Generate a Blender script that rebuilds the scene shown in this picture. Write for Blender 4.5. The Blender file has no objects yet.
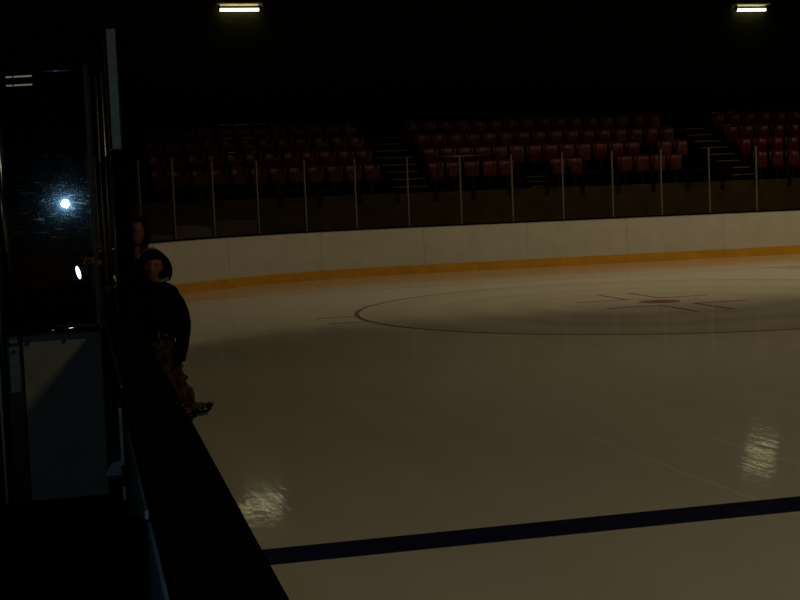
import bpy, bmesh, math, random
from mathutils import Vector, Matrix
random.seed(4)
scene = bpy.context.scene
COL = scene.collection
PI = math.pi

# ------------------------------------------------------------------ materials
def new_mat(name):
    m = bpy.data.materials.new(name); m.use_nodes = True
    nt = m.node_tree
    return m, nt, nt.nodes['Principled BSDF']

def noisy(name, col, rough=.6, metal=0., var=.15, scale=8., spec=.5, rvar=.0, bump=0., bscale=30.):
    """principled surface whose colour is broken up by a noise texture"""
    m, nt, b = new_mat(name)
    tc = nt.nodes.new('ShaderNodeTexCoord')
    nz = nt.nodes.new('ShaderNodeTexNoise'); nz.inputs['Scale'].default_value = scale; nz.inputs['Detail'].default_value = 4
    nt.links.new(tc.outputs['Object'], nz.inputs['Vector'])
    rp = nt.nodes.new('ShaderNodeValToRGB')
    rp.color_ramp.elements[0].position = .3; rp.color_ramp.elements[1].position = .7
    rp.color_ramp.elements[0].color = [c*(1-var) for c in col] + [1]
    rp.color_ramp.elements[1].color = [min(1, c*(1+var)) for c in col] + [1]
    nt.links.new(nz.outputs['Fac'], rp.inputs['Fac']); nt.links.new(rp.outputs['Color'], b.inputs['Base Color'])
    b.inputs['Roughness'].default_value = rough; b.inputs['Metallic'].default_value = metal
    b.inputs['Specular IOR Level'].default_value = spec
    if bump:
        n2 = nt.nodes.new('ShaderNodeTexNoise'); n2.inputs['Scale'].default_value = bscale
        nt.links.new(tc.outputs['Object'], n2.inputs['Vector'])
        bp = nt.nodes.new('ShaderNodeBump'); bp.inputs['Strength'].default_value = bump; bp.inputs['Distance'].default_value = .01
        nt.links.new(n2.outputs['Fac'], bp.inputs['Height']); nt.links.new(bp.outputs['Normal'], b.inputs['Normal'])
    return m

def emit(name, col, strength):
    m = bpy.data.materials.new(name); m.use_nodes = True; nt = m.node_tree
    nt.nodes.clear()
    o = nt.nodes.new('ShaderNodeOutputMaterial'); e = nt.nodes.new('ShaderNodeEmission')
    e.inputs['Color'].default_value = list(col)+[1]; e.inputs['Strength'].default_value = strength
    nt.links.new(e.outputs[0], o.inputs['Surface'])
    return m

class NG:
    """tiny math-node expression helper"""
    def __init__(s, nt): s.nt = nt
    def m(s, op, a, b=None, c=None):
        n = s.nt.nodes.new('ShaderNodeMath'); n.operation = op
        for i, v in enumerate((a, b, c)):
            if v is None: continue
            if isinstance(v, (int, float)): n.inputs[i].default_value = v
            else: s.nt.links.new(v, n.inputs[i])
        return n.outputs[0]
    def inside(s, v, lo, hi):          # 1 where lo < v < hi
        return s.m('MULTIPLY', s.m('GREATER_THAN', v, lo), s.m('LESS_THAN', v, hi))
    def rect(s, x, y, x0, x1, y0, y1):
        return s.m('MULTIPLY', s.inside(x, x0, x1), s.inside(y, y0, y1))
    def dist(s, x, y, cx, cy):
        dx = s.m('SUBTRACT', x, cx); dy = s.m('SUBTRACT', y, cy)
        return s.m('SQRT', s.m('ADD', s.m('MULTIPLY', dx, dx), s.m('MULTIPLY', dy, dy)))

# rink layout (metres; x across, y along, the photographer stands at 0,0)
BX = .298            # ice-side face of the near side boards
BBK = .126          # bench-side face of the near side boards
BW = BX-BBK
EY = 28.57          # face of the end boards
RW = 30.            # rink width
CR = 7.0            # corner radius
HB = 1.058          # boards height
HG = 2.56          # top of the glass posts
SX, SY = 8.369, 18.46   # face-off spot
GX = BX+RW/2        # rink centre line
GY = 24.45          # goal line

def ice_material():
    m, nt, b = new_mat('ice_with_painted_markings'); g = NG(nt)
    geo = nt.nodes.new('ShaderNodeNewGeometry')
    sep = nt.nodes.new('ShaderNodeSeparateXYZ'); nt.links.new(geo.outputs['Position'], sep.inputs[0])
    x, y = sep.outputs['X'], sep.outputs['Y']
    def noise(scale, vec=(1, 1, 1), rot=0., detail=3):
        mp = nt.nodes.new('ShaderNodeMapping'); mp.vector_type = 'TEXTURE'; mp.inputs['Scale'].default_value = [1/v for v in vec]; mp.inputs['Rotation'].default_value[2] = rot
        nt.links.new(geo.outputs['Position'], mp.inputs['Vector'])
        n = nt.nodes.new('ShaderNodeTexNoise'); n.inputs['Scale'].default_value = scale; n.inputs['Detail'].default_value = detail
        nt.links.new(mp.outputs['Vector'], n.inputs['Vector']); return n.outputs['Fac']
    def mix(c0, c1, fac):
        n = nt.nodes.new('ShaderNodeMix'); n.data_type = 'RGBA'
        for i, v in ((6, c0), (7, c1)):
            if isinstance(v, tuple): n.inputs[i].default_value = v
            else: nt.links.new(v, n.inputs[i])
        if isinstance(fac, (int, float)): n.inputs[0].default_value = fac
        else: nt.links.new(fac, n.inputs[0])
        return n.outputs[2]
    broad = noise(.35, (1, .6, 1)); fine = noise(3., (1, .10, 1), .06)
    f = g.m('ADD', g.m('MULTIPLY', broad, .6), g.m('MULTIPLY', fine, .4))
    col = mix((.49, .48, .45, 1), (.75, .735, .70, 1), f)
    # faint swept rings left by a resurfacer around the face-off circle
    d = g.dist(x, y, SX, SY)
    ring = g.m('MULTIPLY', g.m('ADD', g.m('SINE', g.m('ADD', g.m('MULTIPLY', d, 5.2), g.m('MULTIPLY', broad, 9.))), 1.), .09)
    col = mix(col, (.36, .35, .33, 1), g.m('MULTIPLY', ring, g.m('MULTIPLY', g.m('LESS_THAN', d, 4.45), 1.8)))
    # scratches
    sc = noise(7., (1, .012, 1), .055, 2)
    col = mix(col, (.9, .9, .88, 1), g.m('MULTIPLY', g.m('GREATER_THAN', sc, .70), .25))
    # light blue crease
    dc = g.dist(x, y, GX, GY)
    crease = g.m('MULTIPLY', g.m('LESS_THAN', dc, 1.9), g.inside(y, GY-1.95, GY))
    col = mix(col, (.30, .36, .50, 1), crease)
    # red paint
    R = 4.52
    red = g.inside(d, R-.038, R+.038)
    marks = [g.m('LESS_THAN', d, .31), g.rect(x, y, BX, BX+RW, GY-.03, GY+.03)]
    for sx in (-1, 1):
        for sy in (-1, 1):
            xa, xb = sorted((SX+sx*.25, SX+sx*1.10)); ya, yb = sorted((SY+sy*.60, SY+sy*1.80)); yc = SY+sy*.62
            marks.append(g.rect(x, y, xa, xb, yc-.05, yc+.05))
            xc = SX+sx*.27
            marks.append(g.rect(x, y, xc-.035, xc+.035, ya, yb))
    for sy in (-.38, .56):
        for xs in (SX-5.08, SX+4.45):
            marks.append(g.rect(x, y, xs, xs+.63, SY+sy-.045, SY+sy+.045))
    for k in marks: red = g.m('MAXIMUM', red, k)
    col = mix(col, (.19, .013, .004, 1), g.m('MULTIPLY', red, .97))
    # blue line
    blue = g.inside(y, 6.322-.15, 6.322+.15)
    col = mix(col, (.006, .008, .06, 1), g.m('MULTIPLY', blue, .985))
    nt.links.new(col, b.inputs['Base Color'])
    b.inputs['IOR'].default_value = 1.31
    nt.links.new(g.m('SUBTRACT', .38, g.m('MULTIPLY', red, .37)), b.inputs['Specular IOR Level'])
    rg = g.m('ADD', g.m('MULTIPLY', noise(2., (1, .2, 1), .06), .06), .035)
    nt.links.new(rg, b.inputs['Roughness'])
    h = g.m('ADD', g.m('MULTIPLY', noise(13., (1, .04, 1), .07, 3), 1.), g.m('MULTIPLY', noise(6., (1, 1, 1), 0, 3), .5))
    bp = nt.nodes.new('ShaderNodeBump'); bp.inputs['Strength'].default_value = .16; bp.inputs['Distance'].default_value = .01
    nt.links.new(h, bp.inputs['Height']); nt.links.new(bp.outputs['Normal'], b.inputs['Normal'])
    return m

def glass_material(name, dust=0.0, tint=(1, 1, 1), refl=1.0):
    m = bpy.data.materials.new(name); m.use_nodes = True; nt = m.node_tree; nt.nodes.clear(); g = NG(nt)
    out = nt.nodes.new('ShaderNodeOutputMaterial')
    tr = nt.nodes.new('ShaderNodeBsdfTransparent'); tr.inputs['Color'].default_value = list(tint)+[1]
    gl = nt.nodes.new('ShaderNodeBsdfGlossy'); gl.inputs['Roughness'].default_value = .004
    fr = nt.nodes.new('ShaderNodeFresnel'); fr.inputs['IOR'].default_value = 1.5
    mx = nt.nodes.new('ShaderNodeMixShader')
    nt.links.new(g.m('MULTIPLY', fr.outputs[0], refl), mx.inputs[0]); nt.links.new(tr.outputs[0], mx.inputs[1]); nt.links.new(gl.outputs[0], mx.inputs[2])
    last = mx.outputs[0]
    if dust:
        tc = nt.nodes.new('ShaderNodeTexCoord')
        def tex(scale, vec=(1, 1, 1), det=5):
            mp = nt.nodes.new('ShaderNodeMapping'); mp.inputs['Scale'].default_value = vec
            nt.links.new(tc.outputs['Object'], mp.inputs['Vector'])
            n = nt.nodes.new('ShaderNodeTexNoise'); n.inputs['Scale'].default_value = scale; n.inputs['Detail'].default_value = det
            nt.links.new(mp.outputs['Vector'], n.inputs['Vector']); return n.outputs['Fac']
        speck = g.m('GREATER_THAN', tex(130.), .63)
        scr = g.m('GREATER_THAN', tex(26., (.35, 1, 2.2)), .655)
        soft = tex(9.)
        mask = g.m('MULTIPLY', g.m('ADD', g.m('MULTIPLY', g.m('MAXIMUM', speck, scr), 1.), .05), g.m('MULTIPLY', soft, soft))
        gd = nt.nodes.new('ShaderNodeBsdfGlossy'); gd.inputs['Roughness'].default_value = .085
        gd.inputs['Color'].default_value = (.55, .8, 1, 1)
        m2 = nt.nodes.new('ShaderNodeMixShader')
        nt.links.new(g.m('MULTIPLY', mask, dust), m2.inputs[0]); nt.links.new(last, m2.inputs[1]); nt.links.new(gd.outputs[0], m2.inputs[2])
        last = m2.outputs[0]
        gs = nt.nodes.new('ShaderNodeBsdfGlossy'); gs.inputs['Roughness'].default_value = .05; gs.inputs['Color'].default_value = (.35, .65, 1, 1)
        m3 = nt.nodes.new('ShaderNodeMixShader'); m3.inputs[0].default_value = .006
        nt.links.new(last, m3.inputs[1]); nt.links.new(gs.outputs[0], m3.inputs[2]); last = m3.outputs[0]
    nt.links.new(last, out.inputs['Surface'])
    return m

M = {}
M['ice'] = ice_material()
M['board_white'] = noisy('white_board_plastic', (.55, .53, .50), .45, var=.06, scale=3)
M['board_dark'] = noisy('dark_board_backing', (.006, .006, .007), .8, var=.3, spec=.1)
M['seam'] = noisy('dark_seam_rubber', (.36, .34, .31), .8, var=.2)
M['kick'] = noisy('yellow_kickplate', (.62, .30, .010), .5, var=.12, scale=4)
M['cap'] = noisy('black_cap_rail', (.0035, .0035, .004), .85, var=.3, spec=.03)
M['alu'] = noisy('brushed_aluminium', (.38, .39, .40), .38, 1.0, .15, 20)
M['alu_dark'] = noisy('dull_bronze_aluminium', (.06, .048, .034), .45, .8, .2, 20)
M['alu_blue'] = noisy('satin_grey_post', (.19, .29, .40), .55, .3, .12, 12)
M['post'] = noisy('grey_glass_post', (.13, .12, .10), .55, .0, .12, 10)
M['glass'] = glass_material('rink_glass', 0, (.93, .93, .93), .06)
M['gate_glass'] = glass_material('scratched_gate_glass', .15, (.9, .92, .93), 1.)
M['gate_panel'] = noisy('off_white_gate_panel', (.34, .33, .31), .6, var=.08, scale=5, spec=.2)
M['gate_frame'] = noisy('black_gate_frame', (.012, .013, .015), .45, .2, .3, 15)
M['steel_tube'] = noisy('polished_steel_tube', (.16, .20, .25), .22, 1., .12, 15)
M['gloss_black'] = noisy('glossy_black_bead', (.30, .33, .36), .10, 1., .1, 12)
M['steel_blue'] = noisy('worn_steel', (.20, .25, .28), .5, .6, .25, 25)
M['screw'] = noisy('dark_screw', (.03, .03, .03), .4, .5, .2)
M['pad'] = noisy('black_padding', (.002, .002, .002), .9, var=.3, spec=.02)
M['plate'] = noisy('pale_plate_and_lit_wedge', (.30, .40, .46), .6, var=.2, scale=12)  # also on the wedge that stands for a flash-lit patch
M['rubber'] = noisy('black_rubber_floor', (.004, .004, .0045), .95, var=.4, scale=15, spec=.03)
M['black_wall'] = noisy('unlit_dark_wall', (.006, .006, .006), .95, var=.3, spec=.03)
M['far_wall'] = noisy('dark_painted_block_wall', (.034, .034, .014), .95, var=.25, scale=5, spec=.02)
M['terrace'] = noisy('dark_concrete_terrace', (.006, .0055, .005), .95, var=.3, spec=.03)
M['front'] = noisy('brown_concrete_front', (.075, .052, .020), .9, var=.25, scale=2.5, spec=.05)
M['nosing'] = noisy('worn_step_nosing', (.24, .19, .13), .8, var=.5, scale=6, spec=.1)
M['seat'] = noisy('red_seat_plastic', (.15, .012, .006), .30, var=.15, scale=6, spec=.5)
M['seat_leg'] = noisy('dark_seat_bracket', (.010, .008, .008), .6, .3, .2)
M['rail'] = noisy('dark_rail_paint', (.012, .011, .010), .6, .2, .2, spec=.2)
M['rail_pale'] = noisy('highlit_rail', (.42, .38, .33), .35, .8, .2)  # pale tone stands for lamp highlights on one rail section
M['housing'] = noisy('cream_lamp_housing', (.80, .72, .42), .5, var=.05)
M['tube'] = emit('lit_fluorescent_tube', (1, .98, .58), 2.9)
M['tube_dim'] = emit('dim_reflected_tube', (1, .93, .70), .16)  # glow stands for a lamp reflected in the gate glass
M['cable'] = noisy('cream_cable', (.5, .45, .25), .6)
M['skin'] = noisy('skin', (.30, .105, .055), .55, var=.1, scale=20)
M['lip'] = noisy('lips', (.24, .07, .055), .5)
M['eye'] = noisy('eye_dark', (.03, .02, .015), .2)
M['hair'] = noisy('dark_hair', (.005, .004, .003), .8, var=.4, scale=40, spec=.05)
M['jacket'] = noisy('black_jacket_cloth', (.0035, .0032, .0035), .95, var=.4, scale=25, spec=.03)
M['maroon'] = noisy('dark_maroon_cloth', (.030, .006, .004), .9, var=.4, scale=25, spec=.03)
M['grey_knit'] = noisy('pale_knit_trim', (.20, .17, .12), .9, var=.25, scale=60, spec=.1)
M['camo'] = noisy('brown_mottled_cloth', (.058, .034, .016), .9, var=.85, scale=22, spec=.05)
M['boot'] = noisy('mottled_skate_boot', (.10, .07, .036), .7, var=.95, scale=40, spec=.1)
M['boot_toe'] = noisy('black_skate_toe', (.004, .004, .004), .6, var=.2, spec=.1)
M['blade'] = noisy('steel_blade', (.4, .38, .35), .3, 1., .1)
M['bright'] = emit('white_glint_glow', (.86, .93, 1), 6)  # emission stands in for a flash glint
M['bright_edge'] = emit('blue_glint_edge', (.10, .22, 1), .5)  # emission imitates the blue fringe round the glint

# ------------------------------------------------------------------ mesh helpers
class MB:
    def __init__(s): s.bm = bmesh.new(); s.mi = 0
    def _tag(s, faces):
        for f in faces: f.material_index = s.mi
    def box(s, x0, x1, y0, y1, z0, z1, bevel=0.):
        r = bmesh.ops.create_cube(s.bm, size=1)
        vs = r['verts']
        for v in vs:
            v.co = Vector((x0+(v.co.x+.5)*(x1-x0), y0+(v.co.y+.5)*(y1-y0), z0+(v.co.z+.5)*(z1-z0)))
        fs = set(f for v in vs for f in v.link_faces); s._tag(fs)
        if bevel:
            es = list(set(e for v in vs for e in v.link_edges))
            q = bmesh.ops.bevel(s.bm, geom=es, offset=bevel, segments=2, affect='EDGES', profile=.5)
            s._tag(q['faces'])
        return s
    def hexa(s, pts):
        v = [s.bm.verts.new(p) for p in pts]
        for q in ((0, 3, 2, 1), (4, 5, 6, 7), (0, 1, 5, 4), (1, 2, 6, 5), (2, 3, 7, 6), (3, 0, 4, 7)):
            f = s.bm.faces.new([v[i] for i in q]); f.material_index = s.mi
        return s
    def tube(s, path, r, n=10, cap=True):
        rings = []
        path = [Vector(p) for p in path]
        for i, p in enumerate(path):
            t = (path[min(i+1, len(path)-1)]-path[max(i-1, 0)]).normalized()
            a = t.orthogonal().normalized() if abs(t.z) > .9 else Vector((0, 0, 1)).cross(t).normalized()
            b = t.cross(a); rr = r[i] if isinstance(r, (list, tuple)) else r
            rings.append([s.bm.verts.new(p+a*math.cos(2*PI*k/n)*rr+b*math.sin(2*PI*k/n)*rr) for k in range(n)])
        for A, B in zip(rings, rings[1:]):
            for k in range(n):
                f = s.bm.faces.new((A[k], A[(k+1) % n], B[(k+1) % n], B[k])); f.material_index = s.mi; f.smooth = True
        if cap:
            f = s.bm.faces.new(rings[0][::-1]); f.material_index = s.mi
            f = s.bm.faces.new(rings[-1]); f.material_index = s.mi
        return s
    def ball(s, c, rad, seg=16, rings=10):
        r = bmesh.ops.create_uvsphere(s.bm, u_segments=seg, v_segments=rings, radius=1)
        for v in r['verts']: v.co = Vector((c[0]+v.co.x*rad[0], c[1]+v.co.y*rad[1], c[2]+v.co.z*rad[2]))
        fs = set(f for v in r['verts'] for f in v.link_faces)
        for f in fs: f.smooth = True; f.material_index = s.mi
        return s
    def quadstrip(s, A, B, flip=False):
        a = [s.bm.verts.new(p) for p in A]; b = [s.bm.verts.new(p) for p in B]
        for i in range(len(a)-1):
            q = (a[i], a[i+1], b[i+1], b[i]); f = s.bm.faces.new(q[::-1] if flip else q); f.material_index = s.mi
        return s
    def build(s, name, mats, parent=None, smooth=False):
        bmesh.ops.recalc_face_normals(s.bm, faces=s.bm.faces)
        me = bpy.data.meshes.new(name); s.bm.to_mesh(me); s.bm.free()
        if not isinstance(mats, (list, tuple)): mats = [mats]
        for m in mats: me.materials.append(m)
        if smooth:
            for p in me.polygons: p.use_smooth = True
        o = bpy.data.objects.new(name, me); COL.objects.link(o)
        if parent is not None:
            o.parent = parent
            o.matrix_parent_inverse = Matrix.Identity(4)
        return o

def tag(o, label=None, cat=None, group=None, kind=None):
    if label: o['label'] = label
    if cat: o['category'] = cat
    if group: o['group'] = group
    if kind: o['kind'] = kind
    return o
def thing(name, label, cat, loc=(0, 0, 0), group=None):
    o = bpy.data.objects.new(name, None); COL.objects.link(o); o.location = loc; o.empty_display_size = .1
    return tag(o, label, cat, group)
def shift(mb, loc):
    bmesh.ops.translate(mb.bm, verts=mb.bm.verts, vec=-Vector(loc)); return mb
ORD = ['first', 'second', 'third', 'fourth', 'fifth', 'sixth', 'seventh', 'eighth', 'ninth', 'tenth', 'eleventh', 'twelfth', 'thirteenth',
       'fourteenth', 'fifteenth', 'sixteenth', 'seventeenth', 'eighteenth', 'nineteenth', 'twentieth', 'twenty-first', 'twenty-second']

# ------------------------------------------------------------------ setting
def slab(name, x0, x1, y0, y1, z0, z1, mat, label=None):
    o = MB().box(x0, x1, y0, y1, z0, z1).build(name, mat); o['kind'] = 'structure'
    if label: o['label'] = label
    return o

# ice sheet
bm = MB()
bm.box(BX-.02, BX+RW+.3, -12, EY+.25, -.2, 0)
bm.build('floor', M['ice'])['kind'] = 'structure'
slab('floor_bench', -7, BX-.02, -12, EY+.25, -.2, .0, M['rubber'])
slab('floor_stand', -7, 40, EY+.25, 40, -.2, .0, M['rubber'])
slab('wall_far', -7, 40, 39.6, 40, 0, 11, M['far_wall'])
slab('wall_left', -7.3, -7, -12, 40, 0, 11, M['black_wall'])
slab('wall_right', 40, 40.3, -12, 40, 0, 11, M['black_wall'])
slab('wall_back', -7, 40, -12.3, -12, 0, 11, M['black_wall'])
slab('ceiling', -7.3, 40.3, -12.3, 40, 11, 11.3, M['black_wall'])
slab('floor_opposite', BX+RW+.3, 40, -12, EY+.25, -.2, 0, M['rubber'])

# ------------------------------------------------------------------ dasher boards
def rink_path():
    P = []
    y = -6.0
    while y < EY-CR-.01:
        P.append((BX, y)); y += 1.2
    n = 40
    for i in range(n+1):
        a = PI - i/n*PI/2; P.append((BX+CR+CR*math.cos(a), EY-CR+CR*math.sin(a)))
    x = BX+CR+1.2
    while x < BX+RW-CR-.01:
        P.append((x, EY)); x += 1.2
    for i in range(n+1):
        a = PI/2 - i/n*PI/2; P.append((BX+RW-CR+CR*math.cos(a), EY-CR+CR*math.sin(a)))
    y = EY-CR-1.2
    while y > -6:
        P.append((BX+RW, y)); y -= 1.2
    return P
PATH = rink_path()
def offset(P, d):
    out = []
    for i, p in enumerate(P):
        a = P[max(i-1, 0)]; b = P[min(i+1, len(P)-1)]
        tx, ty = b[0]-a[0], b[1]-a[1]; l = math.hypot(tx, ty)
        out.append((p[0]-ty/l*d, p[1]+tx/l*d))     # left of travel = outwards
    return out
def sweep(prof, mat, name, parent, P=PATH):
    """prof: closed list of (outward offset, z)"""
    mb = MB(); rings = []
    for d, z in prof:
        rings.append([mb.bm.verts.new((q[0], q[1], z)) for q in offset(P, d)])
    k = len(prof)
    for j in range(k):
        A, B = rings[j], rings[(j+1) % k]
        for i in range(len(A)-1): mb.bm.faces.new((A[i], A[i+1], B[i+1], B[i]))
    mb.bm.faces.new([r[0] for r in rings]); mb.bm.faces.new([r[-1] for r in rings][::-1])
    return mb.build(name, mat, parent)
boards = thing('dasher_boards', 'white rink boards with yellow kickplate and black top rail running round the ice', 'rink boards')
sweep([(.012, .19), (.012, HB-.03), (BW-.012, HB-.03), (BW-.012, .0), (.03, .0), (.03, .19)], M['board_white'], 'board_face', boards)
k = sweep([(0, 0), (0, .195), (.03, .195), (.03, 0)], M['kick'], 'kickplate', boards); k['label'] = 'yellow kickplate'
k = sweep([(-.002, HB-.035), (-.002, HB), (BW, HB), (BW, HB-.035)], M['cap'], 'cap_rail', boards); k['label'] = 'black cap rail'
# length parameter along the path for posts and seams
def along(P):
    L = [0]
    for a, b in zip(P, P[1:]): L.append(L[-1]+math.hypot(b[0]-a[0], b[1]-a[1]))
    return L
LP = along(PATH)
def at_len(s):
    for i in range(len(LP)-1):
        if LP[i+1] >= s:
            t = (s-LP[i])/(LP[i+1]-LP[i]); a, b = PATH[i], PATH[i+1]
            tx, ty = (b[0]-a[0])/(LP[i+1]-LP[i]), (b[1]-a[1])/(LP[i+1]-LP[i])
            return Vector((a[0]+(b[0]-a[0])*t, a[1]+(b[1]-a[1])*t, 0)), Vector((tx, ty, 0)), Vector((-ty, tx, 0))
# back side of the near boards: dark panel, pale plate, wedge shaped as a flash-lit patch, trim
mb = MB().box(BBK-.004, BBK+.02, -5.9, 12, .002, HB-.036)
k = mb.build('back_panel', M['board_dark'], boards); k['label'] = 'black bench-side panel'
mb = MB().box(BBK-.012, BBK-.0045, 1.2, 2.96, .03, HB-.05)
k = mb.build('back_plate_and_lit_wedge', M['plate'], boards); k['label'] = 'pale bench-side plate'
mb = MB(); z1 = HB-.05  # wedge outline copies a flash-lit patch cut off by a shadow
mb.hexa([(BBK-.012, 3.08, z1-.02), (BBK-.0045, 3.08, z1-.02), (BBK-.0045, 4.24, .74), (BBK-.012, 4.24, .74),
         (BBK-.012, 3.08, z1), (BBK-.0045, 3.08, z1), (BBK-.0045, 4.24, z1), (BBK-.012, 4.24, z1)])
k = mb.build('back_plate_and_lit_wedge', M['plate'], boards); k['label'] = 'pale wedge standing for a flash-lit patch on the bench side'
mb = MB().box(BBK-.005, BBK-.001, 4.9, 11.5, HB-.004, HB+.003)
k = mb.build('edge_trim', M['alu'], boards); k['label'] = 'thin bright edge trim'
mb = MB().box(BBK-.016, BBK-.0045, 5.02, 5.16, .75, .965).box(BBK-.016, BBK-.0045, 5.02, 5.16, .62, .67)
k = mb.build('hinge_strip', M['steel_blue'], boards); k['label'] = 'upright steel hinge strip'
# small triangular latch on the bench side
la = thing('latch_bracket', 'small grey triangular latch bracket low on the bench side of the boards', 'latch', (BBK-.04, 5.6, .42))
mb = MB(); x0 = BBK-.075; x1 = BBK-.0045; yy = 5.6
v = [(x0, yy, .60), (x1, yy, .60), (x1, yy+.02, .60), (x0, yy+.02, .60), (x0+.035, yy, .655), (x1, yy, .66), (x1, yy+.02, .66), (x0+.035, yy+.02, .655)]
mb.hexa(v); shift(mb, la.location); mb.build('plate', M['steel_blue'], la)
mb = MB().box(x0+.01, x1, yy-.01, yy+.03, .588, .599); shift(mb, la.location); mb.build('lip', M['gate_frame'], la)

# seams between board panels on the ice side
S0 = None
i_arc = next(i for i, p in enumerate(PATH) if p[0] > BX+.001)
s_arc_end = LP[PATH.index(min(PATH, key=lambda p: math.hypot(p[0]-(BX+CR), p[1]-EY)))]
first_post = s_arc_end + (7.095-(BX+CR)) # a post stands at x = 7.04
def seg_box(mb, s, w, d0, d1, z0, z1):
    p, t, n = at_len(s)
    c = []
    for z in (z0, z1):
        for (a, d) in ((-w/2, d0), (w/2, d0), (w/2, d1), (-w/2, d1)):
            q = p+t*a+n*d; c.append((q.x, q.y, z))
    mb.hexa(c)
for j in range(-6, 10, 2):
    mb = MB(); seg_box(mb, first_post+1.2*j+.3, .012, .0105, .02, .197, HB-.036)
    k = mb.build('panel_seam', M['seam'], boards); k['label'] = 'faint upright panel seam'
mb = MB(); seg_box(mb, first_post-1.2*6.6, .05, .009, .02, .197, HB-.036)
k = mb.build('panel_gap', M['board_dark'], boards); k['label'] = 'dark upright gap'

# ------------------------------------------------------------------ glass posts and panes on the end boards
posts = []
for j in range(-9, 12):
    s = first_post+1.2*j
    p, t, n = at_len(s); base = p+n*BW*.5
    posts.append((base, t, n))
screen = thing('glass_screen', 'clear glass screen with slim grey upright posts standing on the white end boards', 'glass screen', (9, 28.67, HB))
for (b, t, n) in posts:
    mb = MB().box(-.016, .016, -.03, .03, .012, HG-HB, .006)
    mb.box(-.03, .03, -.04, .04, .001, .012)
    o = mb.build('post', M['post'], screen); o.location = (b.x-9, b.y-28.67, 0); o.rotation_euler.z = math.atan2(t.y, t.x)
for i in range(len(posts)-1):
    (a, t, n), (b, _, _) = posts[i], posts[i+1]
    c = (a+b)/2; d = b-a; L = d.length
    o = MB().box(-L/2+.02, L/2-.02, -.006, .006, .004, HG-HB-.03).build('pane', M['glass'], screen)
    o.location = (c.x-9, c.y-28.67, 0); o.rotation_euler.z = math.atan2(d.y, d.x)

# ------------------------------------------------------------------ stand: terrace, steps, front wall
ROWY = [32.5, 33.3, 34.1, 34.9]; ROWZ = [1.75, 2.14, 2.53, 2.92]
mb = MB()
mb.box(-7, 40, 30.98, 32.15, 0, 1.70)
tops = [1.75, 2.14, 2.53, 2.92, 3.3]
ys = [32.15, 32.95, 33.75, 34.55, 35.35, 39.6]
for a, b, z in zip(ys, ys[1:], tops): mb.box(-7, 40, a, b, 0, z)
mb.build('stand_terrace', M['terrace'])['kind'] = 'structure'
mb = MB().box(-7, 40, 30.9, 30.98, 0, 1.79)
mb.build('stand_front_wall', M['front'])['kind'] = 'structure'

AISLES = [(7.40, 8.40, 'left'), (16.27, 17.16, 'right')]
for (xa, xb, nm) in AISLES:
    st = thing('stairway', 'flight of narrow pale-edged steps climbing between red seats, %s of the two flights' % ('left-hand' if nm == 'left' else 'right-hand'), 'stairs', ((xa+xb)/2, 31.6, 1.70))
    z = 1.76; y = 31.55
    for kx in range(8):
        zt = z+.19*(kx+1); y0 = y+.40*kx
        zb = 1.70 if y0 < 32.15 else [t for (a, t) in zip(ys, tops) if y0+.001 >= a][-1]
        if zb > zt-.03: zb = zt-.06
        w = random.uniform(0, .12)
        mb = MB().box(xa, xb, y0, y0+.42, zb+.001, zt-.025); shift(mb, st.location); sobj = mb.build('step', M['terrace'], st)
        mb = MB().box(xa+.04+w, xb-.05-w*.6, y0-.012, y0+.03, zt-.025, zt); shift(mb, st.location); mb.build('nosing', M['nosing'], sobj)['label'] = 'pale worn step edge'
# short steps down to the walkway
st = thing('short_steps', 'short set of pale-edged steps in the gap of the front seat row', 'stairs', (11.35, 31.9, 1.70))
for kx in range(3):
    mb = MB().box(10.97, 11.54, 31.75+.13*kx, 32.14, 1.701+.13*kx, 1.815+.13*kx); shift(mb, st.location); so = mb.build('step', M['terrace'], st)
    mb = MB().box(10.99, 11.52, 31.735+.13*kx, 31.77+.13*kx, 1.815+.13*kx, 1.83+.13*kx); shift(mb, st.location); mb.build('nosing', M['nosing'], so)['label'] = 'pale worn step edge'

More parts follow.
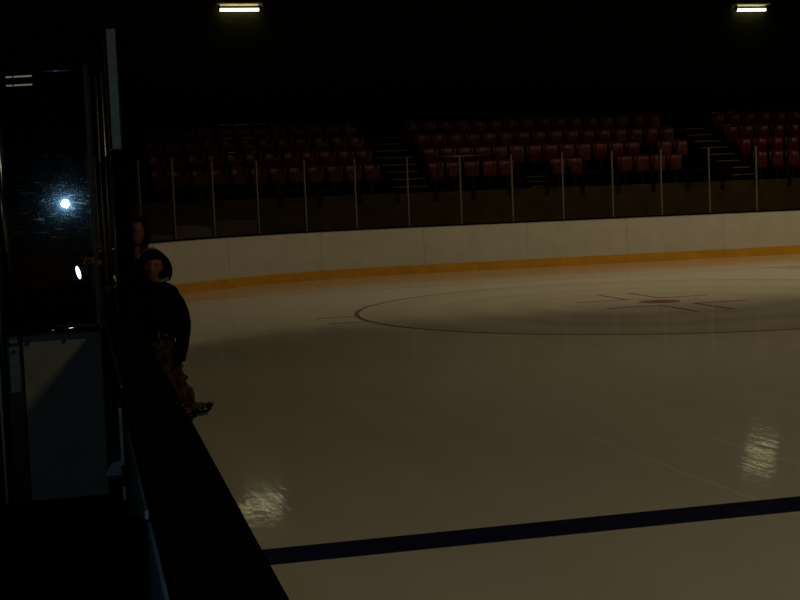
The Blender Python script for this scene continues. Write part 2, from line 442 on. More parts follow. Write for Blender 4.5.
# ------------------------------------------------------------------ seats
def seat_meshes():
    # backrest: curved shell, wider at the top
    mb = MB(); n = 8; front = []; back = []
    for i in range(n+1):
        u = i/n*2-1
        col_f, col_b = [], []
        for (z, w, yo) in ((.40, .17, .05), (.58, .20, .045), (.74, .205, .05), (.80, .20, .075), (.825, .185, .115)):
            x = u*w; y = yo - .05*u*u
            col_f.append(mb.bm.verts.new((x, y, z))); col_b.append(mb.bm.verts.new((x, y+.028, z)))
        front.append(col_f); back.append(col_b)
    for G in (front, back):
        for a, b in zip(G, G[1:]):
            for j in range(4): mb.bm.faces.new((a[j], b[j], b[j+1], a[j+1])).smooth = True
    for a, b, c, d in zip(front, front[1:], back, back[1:]):
        mb.bm.faces.new((a[4], b[4], d[4], c[4])); mb.bm.faces.new((a[0], c[0], d[0], b[0]))
    for f, bk in ((front[0], back[0]), (front[-1], back[-1])):
        for j in range(4): mb.bm.faces.new((f[j], f[j+1], bk[j+1], bk[j]))
    bmesh.ops.recalc_face_normals(mb.bm, faces=mb.bm.faces)
    me_b = bpy.data.meshes.new('backrest'); mb.bm.to_mesh(me_b); mb.bm.free(); me_b.materials.append(M['seat'])
    mb = MB()
    mb.hexa([(-.165, -.06, .36), (.165, -.06, .36), (.165, -.02, .345), (-.165, -.02, .345),
             (-.155, -.095, .635), (.155, -.095, .635), (.15, -.055, .64), (-.15, -.055, .64)])
    bmesh.ops.bevel(mb.bm, geom=list(mb.bm.edges), offset=.012, segments=2, affect='EDGES')
    bmesh.ops.recalc_face_normals(mb.bm, faces=mb.bm.faces)
    me_s = bpy.data.meshes.new('seat'); mb.bm.to_mesh(me_s); mb.bm.free(); me_s.materials.append(M['seat'])
    mb = MB().box(-.03, .03, -.02, .05, .0, .42, .006).box(-.19, .19, -.01, .03, .33, .37, .006).box(-.07, .07, -.06, .09, 0, .015)
    bmesh.ops.recalc_face_normals(mb.bm, faces=mb.bm.faces)
    me_l = bpy.data.meshes.new('bracket'); mb.bm.to_mesh(me_l); mb.bm.free(); me_l.materials.append(M['seat_leg'])
    return me_b, me_s, me_l
SM = seat_meshes()
proto = None
def place_seat(x, y, z, label, group):
    global proto
    if proto is None:
        r = thing('stadium_seat', label, 'seat', (x, y, z), group)
        for nm, me in zip(('backrest', 'seat', 'bracket'), SM):
            o = bpy.data.objects.new(nm, me); COL.objects.link(o); o.parent = r
        proto = r; return r
    r = proto.copy(); COL.objects.link(r); r.location = (x, y, z); r['label'] = label; r['group'] = group
    for ch in list(proto.children):
        c = ch.copy(); COL.objects.link(c); c.parent = r
    return r
GAPS = {0: [(11.1, 11.95), (12.85, 13.7), (15.40, 15.92)], 1: [(14.76, 15.3)]}
RN = ['front row', 'second row', 'third row', 'top row']
STARTS = {'left': (7.16, -.47, 12), 'middle': (8.80, .461, 17), 'right': (17.71, .475, 9)}
for r in range(4):
    for sec, (x0, dx, n) in STARTS.items():
        cnt = 0
        xx0 = x0 + {'left': (0, 0, -.02, -.05), 'middle': (0, .1, .08, .05), 'right': (0, -.03, 0, .03)}[sec][r]
        for i in range(n):
            x = xx0+dx*i
            if sec == 'middle' and x > 15.98+(0, .05, .1, .1)[r]: continue
            if sec == 'middle' and any(a < x < b for a, b in GAPS.get(r, [])): continue
            o = ORD[cnt]; cnt += 1
            lab = {'left': 'red flip-up stadium seat in the %s, %s to the left of the left stairway',
                   'middle': 'red flip-up stadium seat in the %s, %s to the right of the left stairway',
                   'right': 'red flip-up stadium seat in the %s, %s to the right of the right stairway'}[sec] % (RN[r], o)
            place_seat(x, ROWY[r], ROWZ[r]+.0, lab, 'red stadium seats behind the end glass')

# ------------------------------------------------------------------ railing along the stand front
rl = thing('guard_rail', 'long dark guard rail with short brackets along the front of the red seating', 'railing', (12, 30.94, 1.79))
xs = [4.62+.93*i for i in range(20)]
for xa, xb in ((2.0, 7.3), (8.45, 16.1), (17.25, 26)):
    mb = MB().tube([(xa, 30.94, 2.115), (xb, 30.94, 2.115)], .02, 8); shift(mb, rl.location); mb.build('rail', M['rail'], rl)
for x in xs:
    mb = MB().box(x-.018, x+.018, 30.925, 30.955, 1.79, 2.10).box(x-.045, x+.045, 30.86, 30.9, 1.60, 1.84).box(x-.045, x+.045, 30.86, 31.0, 1.79, 1.85)
    shift(mb, rl.location); mb.build('bracket_post', M['rail'], rl)
hr = thing('hand_rail', 'short two-bar hand rail with highlights put into its pale colour beside the foot of the left stairway', 'railing', (9.05, 31.12, 1.70))
for z in (2.12, 2.625):
    mb = MB().tube([(8.42, 31.12, z), (9.62, 31.12, z)], .014, 8); shift(mb, hr.location); mb.build('bar', M['rail_pale'], hr)
for x in (8.46, 9.58):
    mb = MB().tube([(x, 31.12, 1.70), (x, 31.12, 2.62)], .016, 8); shift(mb, hr.location); mb.build('rail_post', M['rail'], hr)

# ------------------------------------------------------------------ lamps
WARM = (1.0, .78, .42)
def wall_lamp(xc, z, half, label, power):
    t = thing('strip_light', label, 'light', (xc, 39.592, z), 'lit strip lights on the far wall')
    mb = MB().hexa([(-half-.10, -.30, .15), (half+.10, -.30, .15), (half+.13, 0, .13), (-half-.13, 0, .13),
                    (-half-.10, -.30, .20), (half+.10, -.30, .20), (half+.13, 0, .20), (-half-.13, 0, .20)])
    h = mb.build('housing', M['housing'], t)
    for sx in (-1, 1):
        MB().box(sx*(half+.02)-.02, sx*(half+.02)+.02, -.2, -.1, -.03, .14).build('tube_holder', M['gate_frame'], h)
    MB().tube([(-half, -.15, 0), (half, -.15, 0)], .045, 12).build('tube', M['tube'], t)
    MB().tube([(half*.45, -.12, .175), (half*.48, -.10, .32), (half*.6, -.05, .48), (half*.62, -.02, .7)], .012, 6).build('cable', M['cable'], t)
wall_lamp(4.93, 7.31, .57, 'lit strip light with cream reflector high on the far wall, upper left', 20)
wall_lamp(21.27, 7.215, .50, 'lit strip light with cream reflector high on the far wall, upper right', 20)
t = thing('twin_tube_reflection', 'dim twin-line reflection in the gate glass at far left, built as glowing tubes', 'light', (-1.3, 39.592, 5.2))  # added fixture in place of a reflection in the gate glass
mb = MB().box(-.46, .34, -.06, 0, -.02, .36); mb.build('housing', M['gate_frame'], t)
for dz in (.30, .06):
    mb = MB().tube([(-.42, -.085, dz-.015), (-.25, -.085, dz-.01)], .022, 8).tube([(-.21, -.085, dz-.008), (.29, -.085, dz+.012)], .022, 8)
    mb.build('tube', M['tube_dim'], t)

def area(name, loc, power, sx, sy, spread=180, col=WARM, rot=(0, 0, 0)):
    l = bpy.data.lights.new(name, 'AREA'); l.shape = 'RECTANGLE'; l.size = sx; l.size_y = sy; l.energy = power; l.color = col
    l.spread = math.radians(spread)
    o = bpy.data.objects.new(name, l); COL.objects.link(o); o.location = loc; o.rotation_euler = rot
    return o
area('near_row_lamp', (6.0, 3.0, 7.3), 88, 1.3, .3)
for x, p in ((7, 40), (15, 54), (23, 48)):  # unseen fill lights added to brighten the middle of the ice
    area('middle_fill_light', (x, 12.5, 7.3), p, 2.6, .8, 150)
for x, p, sp in ((5, 24, 132), (10, 70, 150), (15.5, 90, 152), (21.3, 140, 150)):  # unseen fill lights added for far ice and boards, spread dims left seats
    area('far_fill_light', (x, 23.2, 7.3), p, 3.0, 1.0, sp)

# camera flash held beside the lens
l = bpy.data.lights.new('camera_flash', 'POINT'); l.energy = 24; l.color = (.60, .86, 1); l.shadow_soft_size = .05
o = bpy.data.objects.new('camera_flash', l); COL.objects.link(o); o.location = (-.12, .10, 1.775)

# ------------------------------------------------------------------ bench-end gate
gt = thing('bench_gate', 'narrow bench gate with off-white lower panel, black frame and scratched glass', 'gate', (-.12, 8.03, 0))
def gpart(mb, name, mat, label=None, parent=None):
    shift(mb, gt.location); o = mb.build(name, mat, parent or gt)
    if label: o['label'] = label
    return o
pn = gpart(MB().box(-.345, .095, 8.0, 8.03, .02, .985, .004), 'lower_panel', M['gate_panel'], 'off-white lower panel')
for (x, z) in ((-.315, .945), (-.11, .945), (.08, .93)):
    gpart(MB().tube([(x, 7.992, z), (x, 8.001, z)], .012, 10), 'screw', M['screw'], None, pn)
gpart(MB().box(-.44, -.35, 8.0, 8.05, .0, 1.03, .004), 'stile', M['gate_frame'])
gpart(MB().box(.0955, .1005, 8.0, 8.05, .0, 1.0).box(.082, .104, 8.0, 8.04, 1.0, 2.53).box(.108, .114, 8.0, 8.04, 1.0, 2.53), 'stile', M['alu_dark'], 'dull bronze stile')
mb = MB().box(-.35, .095, 7.995, 8.05, .99, 1.03)
k = gpart(mb, 'sill_rail', M['gate_frame'], 'black sill rail')
gpart(MB().tube([(-.44, 7.975, 1.012), (.095, 7.975, 1.012)], .02, 24), 'sill_bead', M['gloss_black'], 'glossy black rounded bead', k)
gpart(MB().box(-.425, -.365, 7.99, 7.999, .66, .93, .003), 'latch_plate', M['steel_blue'], 'worn steel latch plate')
gpart(MB().tube([(-.395, 7.975, .90), (-.395, 7.992, .90)], .012, 10), 'latch_bolt', M['screw'])
gpart(MB().box(-.42, -.37, 7.985, 7.999, .945, .985, .003), 'latch_keeper', M['steel_blue'], 'worn steel keeper')
gpart(MB().box(-.37, .087, 8.012, 8.024, 1.03, 2.50), 'glass', M['gate_glass'], 'scratched dusty glass')
gpart(MB().tube([(-.413, 7.985, 1.045), (-.413, 7.985, 2.40)], .026, 12), 'stile_tube', M['steel_tube'], 'round bright metal stile')
gp = thing('gate_post', 'tall grey metal post at the left edge carrying the bench gate', 'post', (-.45, 8.03, 0))
mb = MB().box(-.50, -.468, 8.0, 8.05, 0, 2.45, .01).tube([(-.462, 7.985, 0), (-.462, 7.985, 2.40)], .012, 10)
shift(mb, gp.location); mb.build('upright', M['alu'], gp)

ep = thing('end_post', 'tall satin grey end post above black padding where the glass ends', 'post', (.25, 8.03, HB))
def epart(mb, name, mat, label=None):
    shift(mb, ep.location); o = mb.build(name, mat, ep)
    if label: o['label'] = label
    return o
epart(MB().box(.222, .274, 8.0, 8.05, HB, 2.735, .004), 'upright', M['alu_blue'])
epart(MB().box(.2745, .282, 8.0, 8.05, HB, 2.735).box(.203, .213, 8.02, 8.05, HB, 2.66), 'flange', M['alu_dark'], 'dull bronze flange')
epart(MB().tube([(.180, 8.0, HB), (.180, 8.0, 2.49)], .009, 10).tube([(.148, 8.02, HB), (.148, 8.02, 2.46)], .006, 8), 'round_rod', M['alu'], 'slim bright rods')
epart(MB().tube([(.212, 7.95, HB), (.212, 7.95, 2.04)], .006, 8), 'pad_edge', M['alu'], 'thin bright edge strip')
epart(MB().box(.216, .315, 7.93, 7.998, HB, 2.04, .012), 'padding', M['pad'], 'black padding')

# ------------------------------------------------------------------ figures
def evaluate(o, name):
    dg = bpy.context.evaluated_depsgraph_get(); dg.update()
    me = bpy.data.meshes.new_from_object(o.evaluated_get(dg))
    me.name = name
    return me
def skin_mesh(J, edges, root=0, sub=2):
    """J: list of (co, radius or (rx, ry)) -> grown mesh"""
    me = bpy.data.meshes.new('tmp'); me.from_pydata([j[0] for j in J], edges, [])
    o = bpy.data.objects.new('tmp', me); COL.objects.link(o)
    o.modifiers.new('s', 'SKIN')
    if not me.skin_vertices:
        bmx = bmesh.new(); bmx.from_mesh(me); bmx.verts.layers.skin.verify(); bmx.to_mesh(me); bmx.free()
    for i, j in enumerate(J):
        sv = me.skin_vertices[0].data[i]; r = j[1]
        sv.radius = (r, r) if isinstance(r, (int, float)) else r
        sv.use_root = (i == root)
    m = o.modifiers.new('d', 'SUBSURF'); m.levels = sub; m.render_levels = sub
    res = evaluate(o, 'skin')
    bpy.data.objects.remove(o)
    return res
def join_meshes(ms, name):
    b = bmesh.new()
    for m in ms: b.from_mesh(m)
    r = bpy.data.meshes.new(name); b.to_mesh(r); b.free(); return r
def remesh(me, vox, name, smooth=3):
    o = bpy.data.objects.new('tmp', me); COL.objects.link(o)
    m = o.modifiers.new('r', 'REMESH'); m.mode = 'VOXEL'; m.voxel_size = vox; m.use_smooth_shade = True
    if smooth:
        s = o.modifiers.new('s', 'SMOOTH'); s.iterations = smooth; s.factor = .5
    res = evaluate(o, name); bpy.data.objects.remove(o); return res
def put(name, me, mat, parent, label=None):
    me.materials.clear(); me.materials.append(mat)
    for p in me.polygons: p.use_smooth = True
    me.transform(Matrix.Translation(-parent.location))
    o = bpy.data.objects.new(name, me); COL.objects.link(o); o.parent = parent
    if label: o['label'] = label
    return o

def head_mesh(c, h, rot):
    """sculpted head: face looks along -y before rotation; h = head height"""
    b = bmesh.new(); bmesh.ops.create_uvsphere(b, u_segments=40, v_segments=32, radius=1)
    for v in b.verts:
        x, y, z = v.co
        w = .345 if z > 0 else .345*(1-.30*(-z)**1.5)
        d = .42 if z > -.2 else .42*(1-.18*((-z-.2)/.8))
        X, Y, Z = x*w, y*d, z*.5
        if y > 0 and z < -.2: Y *= .75
        f = max(0., -y)
        def bump(cx, cz, sx, sz): return math.exp(-((x-cx)/sx)**2-((z-cz)/sz)**2)*f
        Y -= .085*bump(0, -.18, .16, .16) + .04*bump(0, .02, .10, .25)          # nose
        Y += .045*bump(.38, .06, .20, .13) + .045*bump(-.38, .06, .20, .13)      # eye sockets
        Y -= .025*bump(0, .22, .5, .10)                                          # brow
        Y -= .03*bump(0, -.50, .26, .10)                                         # lips
        Y -= .04*bump(0, -.82, .25, .16)                                         # chin
        Y -= .02*bump(.5, -.25, .25, .2) + .02*bump(-.5, -.25, .25, .2)          # cheeks
        v.co = Vector((X, Y, Z))
    for sx in (-1, 1):                                                            # ears
        r = bmesh.ops.create_uvsphere(b, u_segments=12, v_segments=8, radius=1)
        for v in r['verts']: v.co = Vector((sx*.345+v.co.x*.04, .03+v.co.y*.07, -.03+v.co.z*.12))
    me = bpy.data.meshes.new('head'); b.to_mesh(me); b.free()
    me.transform(Matrix.Translation(c) @ rot @ Matrix.Scale(h, 4)); return me
def face_parts(c, h, rot, body):
    T = Matrix.Translation(c) @ rot @ Matrix.Scale(h, 4)
    for sx in (-1, 1):
        mb = MB().ball((sx*.13, -.345, .03), (.045, .03, .028), 12, 8); me = bpy.data.meshes.new('eye'); mb.bm.to_mesh(me); mb.bm.free(); me.transform(T)
        put2('eye', me, M['eye'], body)
        mb = MB().ball((sx*.135, -.375, .105), (.075, .02, .014), 12, 8); me = bpy.data.meshes.new('eyebrow'); mb.bm.to_mesh(me); mb.bm.free(); me.transform(T)
        put2('eyebrow', me, M['hair'], body)
    mb = MB().ball((0, -.405, -.245), (.085, .028, .026), 14, 8); me = bpy.data.meshes.new('mouth'); mb.bm.to_mesh(me); mb.bm.free(); me.transform(T)
    put2('mouth', me, M['lip'], body)
def put2(name, me, mat, body):
    me.materials.append(mat)
    for p in me.polygons: p.use_smooth = True
    me.transform(Matrix.Translation(-body.parent.location))
    o = bpy.data.objects.new(name, me); COL.objects.link(o); o.parent = body; return o

def hand_mesh(wrist, direction, palm_normal, thumb_side, L, curl=.5):
    """palm plus four unequal curled fingers and a thumb leaving the side of the palm"""
    d = Vector(direction).normalized(); n = Vector(palm_normal); n = (n-d*n.dot(d)).normalized(); s = d.cross(n)*thumb_side
    w = Vector(wrist); ms = []
    k = L/.18
    J = [(w-d*.03*k, (.023*k, .018*k)), (w+d*.03*k, (.030*k, .015*k)), (w+d*.085*k, (.036*k, .013*k))]
    ms.append(skin_mesh(J, [(0, 1), (1, 2)], 0, 2))
    for i, (off, fl) in enumerate(((.030, .066), (.011, .076), (-.009, .070), (-.028, .054))):
        p = w+d*.08*k+s*off*k; a = 0.; pts = [(p-d*.015*k, .009*k)]
        for seg in (.42, .32, .26):
            pts.append((p.copy(), .0088*k)); a += curl*(.6+.1*i)
            p = p+(d*math.cos(a)+n*math.sin(a))*fl*seg*k
        pts.append((p, .0072*k))
        ms.append(skin_mesh(pts, [(j, j+1) for j in range(len(pts)-1)], 0, 1))
    p = w+d*.03*k+s*.026*k
    pts = [(p-s*.012*k, .012*k), (p+s*.014*k+d*.022*k, .0105*k), (p+s*.020*k+d*.05*k+n*.014*k, .0095*k), (p+s*.016*k+d*.07*k+n*.026*k, .008*k)]
    ms.append(skin_mesh(pts, [(0, 1), (1, 2), (2, 3)], 0, 1))
    return join_meshes(ms, 'hand')

def mk_person(loc, label):
    return thing('person', label, 'person', loc)

# ---- child leaning on the boards
ch = mk_person((.72, 10.7, 0), 'child in black hooded coat and brown camouflage trousers leaning on the rink boards')
V = Vector
kid_head = V((.552, 10.60, 1.245)); rotk = Matrix.Rotation(.10, 4, 'Y') @ Matrix.Rotation(-.12, 4, 'Z') @ Matrix.Rotation(.10, 4, 'X')
KJ = dict(pel=V((.585, 10.68, .66)), sp=V((.60, 10.66, .80)), ch=V((.60, 10.64, .94)), nk=V((.575, 10.63, 1.07)), nt=V((.560, 10.62, 1.16)),
          sr=V((.725, 10.64, .995)), er=V((.775, 10.62, .77)), wr=V((.742, 10.58, .575)),
          sl=V((.475, 10.63, 1.00)), el=V((.385, 10.52, .93)), wl=V((.29, 10.42, 1.115)),
          hr=V((.65, 10.70, .62)), kr=V((.68, 10.66, .36)), ar=V((.80, 10.78, .14)),
          hl=V((.54, 10.70, .62)), kl=V((.58, 10.60, .36)), al=V((.655, 10.64, .13)))
def chains(J, rad, lists, sub=2):
    return join_meshes([skin_mesh([(J[k], rad[k]) for k in l], [(i, i+1) for i in range(len(l)-1)], 0, sub) for l in lists], 'chains')
def sk(keys, J, rad, edges, root, sub=2):
    return skin_mesh([(J[k], rad[k]) for k in keys], [(keys.index(a), keys.index(b)) for a, b in edges], keys.index(root), sub)
BE = [('pel', 'sp'), ('sp', 'ch'), ('ch', 'nk'), ('nk', 'nt'), ('ch', 'sr'), ('sr', 'er'), ('er', 'wr'), ('ch', 'sl'), ('sl', 'el'), ('el', 'wl'),
      ('pel', 'hr'), ('hr', 'kr'), ('kr', 'ar'), ('pel', 'hl'), ('hl', 'kl'), ('kl', 'al')]
KR = dict(pel=.055, sp=.075, ch=.085, nk=.045, nt=.04, sr=.045, er=.032, wr=.023, sl=.045, el=.032, wl=.023, hr=.045, kr=.04, ar=.030, hl=.045, kl=.04, al=.030)
BC = [('pel', 'sp', 'ch', 'nk', 'nt'), ('ch', 'sr', 'er', 'wr'), ('ch', 'sl', 'el', 'wl'), ('pel', 'hr', 'kr', 'ar'), ('pel', 'hl', 'kl', 'al')]
ms = [chains(KJ, KR, BC), head_mesh(kid_head, .225, rotk),
      hand_mesh(KJ['wr'], (-.02, -.15, -1), (-1, 0, 0), 1, .13, .45), hand_mesh(KJ['wl'], (-.7, -.5, -.12), (0, 0, -1), -1, .13, .15)]
body = put('body', remesh(join_meshes(ms, 'kid'), .006, 'body'), M['skin'], ch)
face_parts(kid_head, .225, rotk, body)
# coat (torso and sleeves)
CJ = {k: v for k, v in KJ.items() if k in ('sp', 'ch', 'sr', 'er', 'wr', 'sl', 'el', 'wl')}
CJ['hem'] = V((.60, 10.68, .62)); CJ['col'] = V((.575, 10.635, 1.075)); CJ['sp'] = V((.61, 10.67, .78)); CJ['ch'] = V((.605, 10.65, .92))
CJ['wr'] = V((.736, 10.58, .525))
CR_ = dict(hem=.125, sp=.13, ch=.13, col=.088, sr=.083, er=.066, wr=.052, sl=.085, el=.062, wl=.045)
ce = [('hem', 'sp'), ('sp', 'ch'), ('ch', 'col'), ('ch', 'sr'), ('sr', 'er'), ('er', 'wr'), ('ch', 'sl'), ('sl', 'el'), ('el', 'wl')]
collar = skin_mesh([(V((.580, 10.645, 1.03)), .10), (V((.572, 10.635, 1.085)), .082), (V((.566, 10.63, 1.14)), .062)], [(0, 1), (1, 2)], 0, 2)
slope = skin_mesh([(V((.58, 10.64, 1.085)), .06), (V((.66, 10.645, 1.04)), .07), (V((.735, 10.64, .98)), .075)], [(0, 1), (1, 2)], 0, 2)
coat = put('coat', remesh(join_meshes([chains(CJ, CR_, [('hem', 'sp', 'ch', 'col'), ('ch', 'sr', 'er', 'wr'), ('ch', 'sl', 'el', 'wl')]), collar, slope], 'c'), .012, 'coat', 2), M['jacket'], ch, 'black winter coat')
gl = hand_mesh(V((.736, 10.575, .55)), (-.05, -.12, -1), (-1, 0, 0), 1, .15, .7); glm = skin_mesh([(V((.738, 10.58, .58)), .05), (V((.735, 10.57, .51)), .047), (V((.73, 10.565, .475)), .034)], [(0, 1), (1, 2)], 0, 2)
put('glove', remesh(join_meshes([gl, glm], 'glove'), .007, 'glove', 1), M['jacket'], ch, 'black glove')
# hood
def hood(c, rx, ry, rz, rot, open_cos, mat, name, parent, label, drop=0., thick=.012):
    b = bmesh.new(); bmesh.ops.create_uvsphere(b, u_segments=36, v_segments=24, radius=1)
    dl = [v for v in b.verts if (-v.co.y*.93 - v.co.z*.30) > open_cos and abs(v.co.x) < .74]
    bmesh.ops.delete(b, geom=dl, context='VERTS')
    dl = [v for v in b.verts if v.co.z < -.93]; bmesh.ops.delete(b, geom=dl, context='VERTS')
    for v in b.verts:
        k = max(0, -v.co.z); t_ = max(0, v.co.z); v.co = Vector((v.co.x*rx*(1+.16*k-.26*t_), v.co.y*ry, v.co.z*rz-drop*k))
    me = bpy.data.meshes.new(name); b.to_mesh(me); b.free(); me.transform(Matrix.Translation(c) @ rot)
    o = bpy.data.objects.new('tmp', me); COL.objects.link(o)
    ms_ = o.modifiers.new('m', 'SMOOTH'); ms_.iterations = 6; ms_.factor = .5
    m = o.modifiers.new('s', 'SOLIDIFY'); m.thickness = thick; m.offset = 1
    sb = o.modifiers.new('u', 'SUBSURF'); sb.levels = 1; sb.render_levels = 1
    r = evaluate(o, name); bpy.data.objects.remove(o)
    return put(name, r, mat, parent, label)
roth = Matrix.Rotation(-.34, 4, 'Y') @ Matrix.Rotation(.02, 4, 'Z')
hood(kid_head+V((.016, .015, -.008)), .116, .130, .146, roth, .50, M['jacket'], 'hood', ch, 'black hood', .01)
b = MB().tube([kid_head+V(p) for p in ((-.075, -.02, .095), (-.05, -.03, .118), (-.015, -.03, .128), (.02, -.02, .128))], .016, 8)
shift(b, ch.location); b.build('hood_trim', M['grey_knit'], ch, True)['label'] = 'pale hood trim'
b = MB().tube([V(p) for p in ((.575, 10.52, 1.125), (.62, 10.53, 1.125), (.655, 10.56, 1.135), (.665, 10.60, 1.14))], .012, 8)
shift(b, ch.location); b.build('collar', M['grey_knit'], ch, True)['label'] = 'pale collar edge'
# hair fringe under the hood
b = MB().ball(tuple(kid_head+V((-.005, -.035, .058))), (.072, .055, .045)); shift(b, ch.location); b.build('hair', M['hair'], ch, True)
# baggy trousers
TJ = dict(pel=V((.59, 10.69, .66)), hr=V((.635, 10.69, .60)), k1=V((.655, 10.67, .48)), kr=V((.685, 10.66, .39)), k2=V((.715, 10.69, .30)), ar=V((.785, 10.76, .165)), af=V((.80, 10.785, .10)),
          hl=V((.54, 10.70, .60)), kl=V((.59, 10.61, .38)), al=V((.66, 10.64, .14)))
TR = dict(pel=.125, hr=.09, k1=.066, kr=.074, k2=.058, ar=.060, af=.058, hl=.09, kl=.075, al=.06)
te = [('pel', 'hr'), ('hr', 'k1'), ('k1', 'kr'), ('kr', 'k2'), ('k2', 'ar'), ('ar', 'af'), ('pel', 'hl'), ('hl', 'kl'), ('kl', 'al')]
tm = [chains(TJ, TR, [('pel', 'hr', 'k1', 'kr', 'k2', 'ar', 'af'), ('pel', 'hl', 'kl', 'al')])]
# loose folds standing away from the leg
for (a, bb, r0, r1) in (((.66, 10.64, .47), (.758, 10.63, .435), .045, .012), ((.69, 10.66, .37), (.790, 10.66, .335), .048, .016), ((.74, 10.70, .25), (.828, 10.74, .235), .042, .014), ((.70, 10.66, .27), (.735, 10.66, .13), .06, .05),
                        ((.66, 10.62, .44), (.735, 10.61, .398), .03, .010)):
    a = V(a); bb = V(bb); tm.append(skin_mesh([(a, r0), ((a+bb)/2, (r0+r1)*.48), (bb, r1)], [(0, 1), (1, 2)], 0, 2))
put('trousers', remesh(join_meshes(tm, 'tr'), .008, 'trousers', 1), M['camo'], ch, 'baggy brown camouflage trousers')
# belt pouch details glimpsed at the waist
b = MB().tube([V(p) for p in ((.575, 10.535, .735), (.565, 10.53, .69), (.59, 10.53, .645), (.625, 10.535, .62))], .012, 7).tube([V(p) for p in ((.60, 10.535, .705), (.64, 10.54, .70))], .009, 7)
shift(b, ch.location); b.build('strap', M['boot'], ch, True)['label'] = 'pale mottled waist strap'
def skate(ank, toe_dir, label):
    d = V(toe_dir).normalized(); up = V((0, 0, 1)); s = d.cross(up)
    A = V((ank[0], ank[1], 0))
    bt = [(A+up*.24, .05), (A+up*.14-d*.005, .048), (A+up*.085+d*.01, .05), (A+up*.075+d*.085, .040), (A+up*.080+d*.15, .034)]
    me = remesh(join_meshes([skin_mesh(bt, [(0, 1), (1, 2), (2, 3), (3, 4)], 0, 2), skin_mesh([(A+up*.07-d*.045, .032), (A+up*.10-d*.03, .035)], [(0, 1)], 0, 2)], 'b'), .008, 'skate', 1)
    so = put('skate_boot', me, M['boot'], ch, label)
    tc = skin_mesh([(A+up*.072+d*.145, .032), (A+up*.075+d*.175, .029), (A+up*.084+d*.215, .017)], [(0, 1), (1, 2)], 0, 2)
    put2('toe_cap', tc, M['boot_toe'], so)
    bl = MB()
    pts = [(-.085, .026), (.15, .026), (.20, .040)]
    bl.tube([A+d*a+up*z for a, z in ((-.09, .03), (.10, .03), (.16, .034), (.19, .05))], .012, 6)
    me = bpy.data.meshes.new('holder'); bl.bm.to_mesh(me); bl.bm.free(); put2('blade_holder', me, M['boot_toe'], so)
    bl = MB(); w = s*.003
    P = [A-d*.09, A+d*.16, A+d*.16+up*.03, A-d*.09+up*.03]
    bl.hexa([P[0]-w, P[1]-w, P[1]+w, P[0]+w, P[3]-w, P[2]-w, P[2]+w, P[3]+w])
    me = bpy.data.meshes.new('blade'); bl.bm.to_mesh(me); bl.bm.free(); put2('blade', me, M['blade'], so)
skate((.80, 10.80), (1, .45, 0), 'mottled ice skate with black toe')
skate((.65, 10.62), (1, -.25, 0), None)

# ---- dark-clad adult behind the child, forearm reaching over the boards
ad = mk_person((.55, 11.7, 0), 'adult in dark clothes standing behind the hooded child, forearm over the boards')
AJ = dict(pel=V((.54, 11.75, .80)), sp=V((.51, 11.70, .98)), ch=V((.475, 11.66, 1.16)), nk=V((.485, 11.64, 1.31)), nt=V((.495, 11.62, 1.40)),
          sr=V((.62, 11.66, 1.235)), er=V((.66, 11.62, .98)), wr=V((.60, 11.45, .80)),
          sl=V((.345, 11.62, 1.235)), el=V((.225, 11.45, 1.265)), wl=V((.135, 11.30, 1.255)),
          hr=V((.62, 11.76, .77)), kr=V((.64, 11.72, .44)), ar=V((.66, 11.78, .10)),
          hl=V((.46, 11.76, .77)), kl=V((.46, 11.70, .44)), al=V((.47, 11.76, .10)))
AR = dict(pel=.12, sp=.105, ch=.12, nk=.055, nt=.05, sr=.06, er=.042, wr=.029, sl=.06, el=.042, wl=.029, hr=.09, kr=.058, ar=.04, hl=.09, kl=.058, al=.04)
ah = V((.497, 11.58, 1.495)); rota = Matrix.Rotation(-.75, 4, 'Z') @ Matrix.Rotation(.08, 4, 'X')
ms = [chains(AJ, AR, BC), head_mesh(ah, .225, rota),
      hand_mesh(AJ['wl'], (-.75, -.3, .22), (-.2, -.9, -.3), 1, .165, .55), hand_mesh(AJ['wr'], (-.3, -.5, -.8), (-1, 0, 0), 1, .165, .5)]
ab = put('body', remesh(join_meshes(ms, 'adult'), .007, 'body'), M['skin'], ad)
face_parts(ah, .225, rota, ab)
b = bmesh.new(); bmesh.ops.create_uvsphere(b, u_segments=28, v_segments=18, radius=1)
bmesh.ops.delete(b, geom=[v for v in b.verts if v.co.y < -.25 and v.co.z < .52], context='VERTS')
for v in b.verts: v.co = Vector((v.co.x*.093, v.co.y*.108, v.co.z*.125 - (.05 if v.co.z < 0 else 0)*abs(v.co.z)))
me = bpy.data.meshes.new('hair'); b.to_mesh(me); b.free(); me.transform(Matrix.Translation(ah+V((0, .012, .008))) @ rota)
o = bpy.data.objects.new('tmp', me); COL.objects.link(o); mm = o.modifiers.new('s', 'SOLIDIFY'); mm.thickness = .012; mm.offset = 1
r = evaluate(o, 'hair'); bpy.data.objects.remove(o); put('hair', r, M['hair'], ad)
JJ = {k: v for k, v in AJ.items() if k in ('sp', 'ch', 'sr', 'er', 'wr', 'sl', 'el')}
JJ['hem'] = V((.54, 11.74, .76)); JJ['col'] = V((.485, 11.64, 1.30))
JJ['ul'] = V((.285, 11.48, 1.175))
JR = dict(ul=.10, hem=.17, sp=.155, ch=.16, col=.085, sr=.095, er=.072, wr=.052, sl=.092, el=.070)
je = [('hem', 'sp'), ('sp', 'ch'), ('ch', 'col'), ('ch', 'sr'), ('sr', 'er'), ('er', 'wr'), ('ch', 'sl'), ('sl', 'el')]
put('jacket', remesh(chains(JJ, JR, [('hem', 'sp', 'ch', 'col'), ('ch', 'sr', 'er', 'wr'), ('ch', 'sl', 'el'), ('sl', 'ul')]), .013, 'jacket', 2), M['jacket'], ad, 'black jacket')
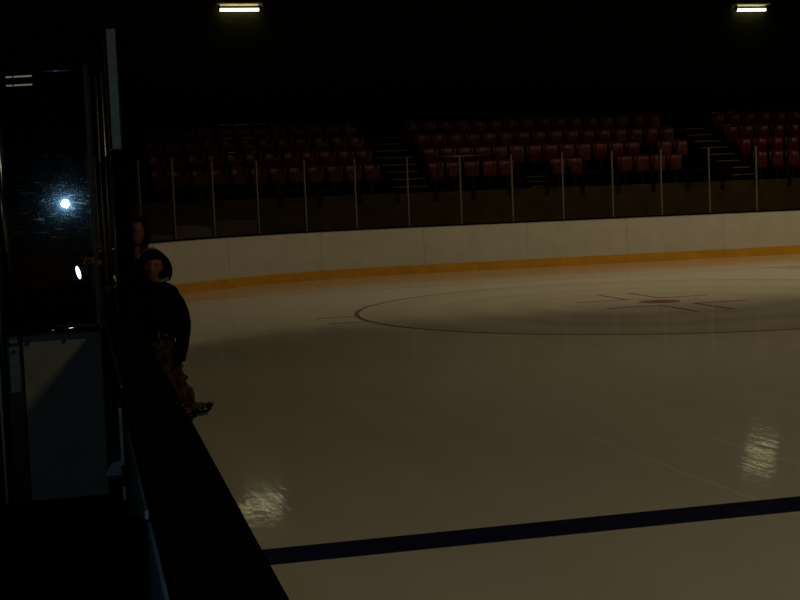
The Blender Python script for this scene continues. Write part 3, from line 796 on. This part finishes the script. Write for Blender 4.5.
put('sleeve', remesh(skin_mesh([(AJ['el']+V((.075, .09, -.01)), .105), (AJ['el']+V((0, 0, .012)), .112), (AJ['el']*.55+AJ['wl']*.45, .072), (AJ['wl']*.88+AJ['el']*.12, .045)], [(0, 1), (1, 2), (2, 3)], 0, 2), .009, 'sleeve', 1), M['maroon'], ad, 'dark maroon forearm sleeve')
LJ = {k: AJ[k] for k in ('pel', 'hr', 'kr', 'hl', 'kl')}; LJ['ar'] = V((.66, 11.78, .09)); LJ['al'] = V((.47, 11.76, .09))
LR = dict(pel=.145, hr=.10, kr=.075, ar=.06, hl=.10, kl=.075, al=.06)
put('trousers', remesh(chains(LJ, LR, [('pel', 'hr', 'kr', 'ar'), ('pel', 'hl', 'kl', 'al')]), .012, 'trousers', 1), M['jacket'], ad, 'black trousers')
for k in ('ar', 'al'):
    a = V((AJ[k].x, AJ[k].y, 0))
    put('shoe', remesh(skin_mesh([(a+V((0, .05, .05)), .045), (a+V((0, -.04, .046)), .044), (a+V((0, -.15, .036)), .034)], [(0, 1), (1, 2)], 0, 2), .01, 'shoe', 1), M['boot_toe'], ad)

# ---- flash glint on something in that hand, built as a glowing oval
lp = thing('hand_glint', 'small bright white oval glint held up behind the gate glass, made to glow', 'light', (-.012, 11.20, 1.19))
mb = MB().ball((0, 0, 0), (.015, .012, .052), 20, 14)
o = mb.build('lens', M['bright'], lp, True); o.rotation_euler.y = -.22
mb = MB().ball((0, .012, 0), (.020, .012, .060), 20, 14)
o = mb.build('rim', M['bright_edge'], lp, True); o.rotation_euler.y = -.22; o['label'] = 'blue fringe of the glint, made to glow'
mb = MB().tube([(0, .015, -.005), (.03, .025, .02), (.105, .05, .088)], [.012, .013, .012], 10)
mb.build('handle', M['gate_frame'], lp, True)

# ------------------------------------------------------------------ camera
F, YAW, PITCH, ROLL, HC = 1340.12, .2337, .0766, .0391, 1.7005
fw = Vector((math.sin(YAW)*math.cos(PITCH), math.cos(YAW)*math.cos(PITCH), -math.sin(PITCH)))
rr = Vector((math.cos(YAW), -math.sin(YAW), 0)); uu = rr.cross(fw)
c, s = math.cos(ROLL), math.sin(ROLL)
R_ = rr*c-uu*s; U_ = rr*s+uu*c
cam = bpy.data.cameras.new('camera'); co = bpy.data.objects.new('camera', cam); COL.objects.link(co)
mw = Matrix((( R_.x, U_.x, -fw.x, 0), (R_.y, U_.y, -fw.y, 0), (R_.z, U_.z, -fw.z, HC), (0, 0, 0, 1)))
co.matrix_world = mw
cam.sensor_width = 36; cam.lens = F*36/800; cam.clip_start = .05; cam.clip_end = 200
scene.camera = co

w = bpy.data.worlds.new('dark_hall'); scene.world = w; w.use_nodes = True
w.node_tree.nodes['Background'].inputs['Color'].default_value = (0, 0, 0, 1)
w.node_tree.nodes['Background'].inputs['Strength'].default_value = 0
scene.view_settings.view_transform = 'Standard'
scene.view_settings.look = 'None'
scene.view_settings.exposure = 0
scene.view_settings.gamma = 1
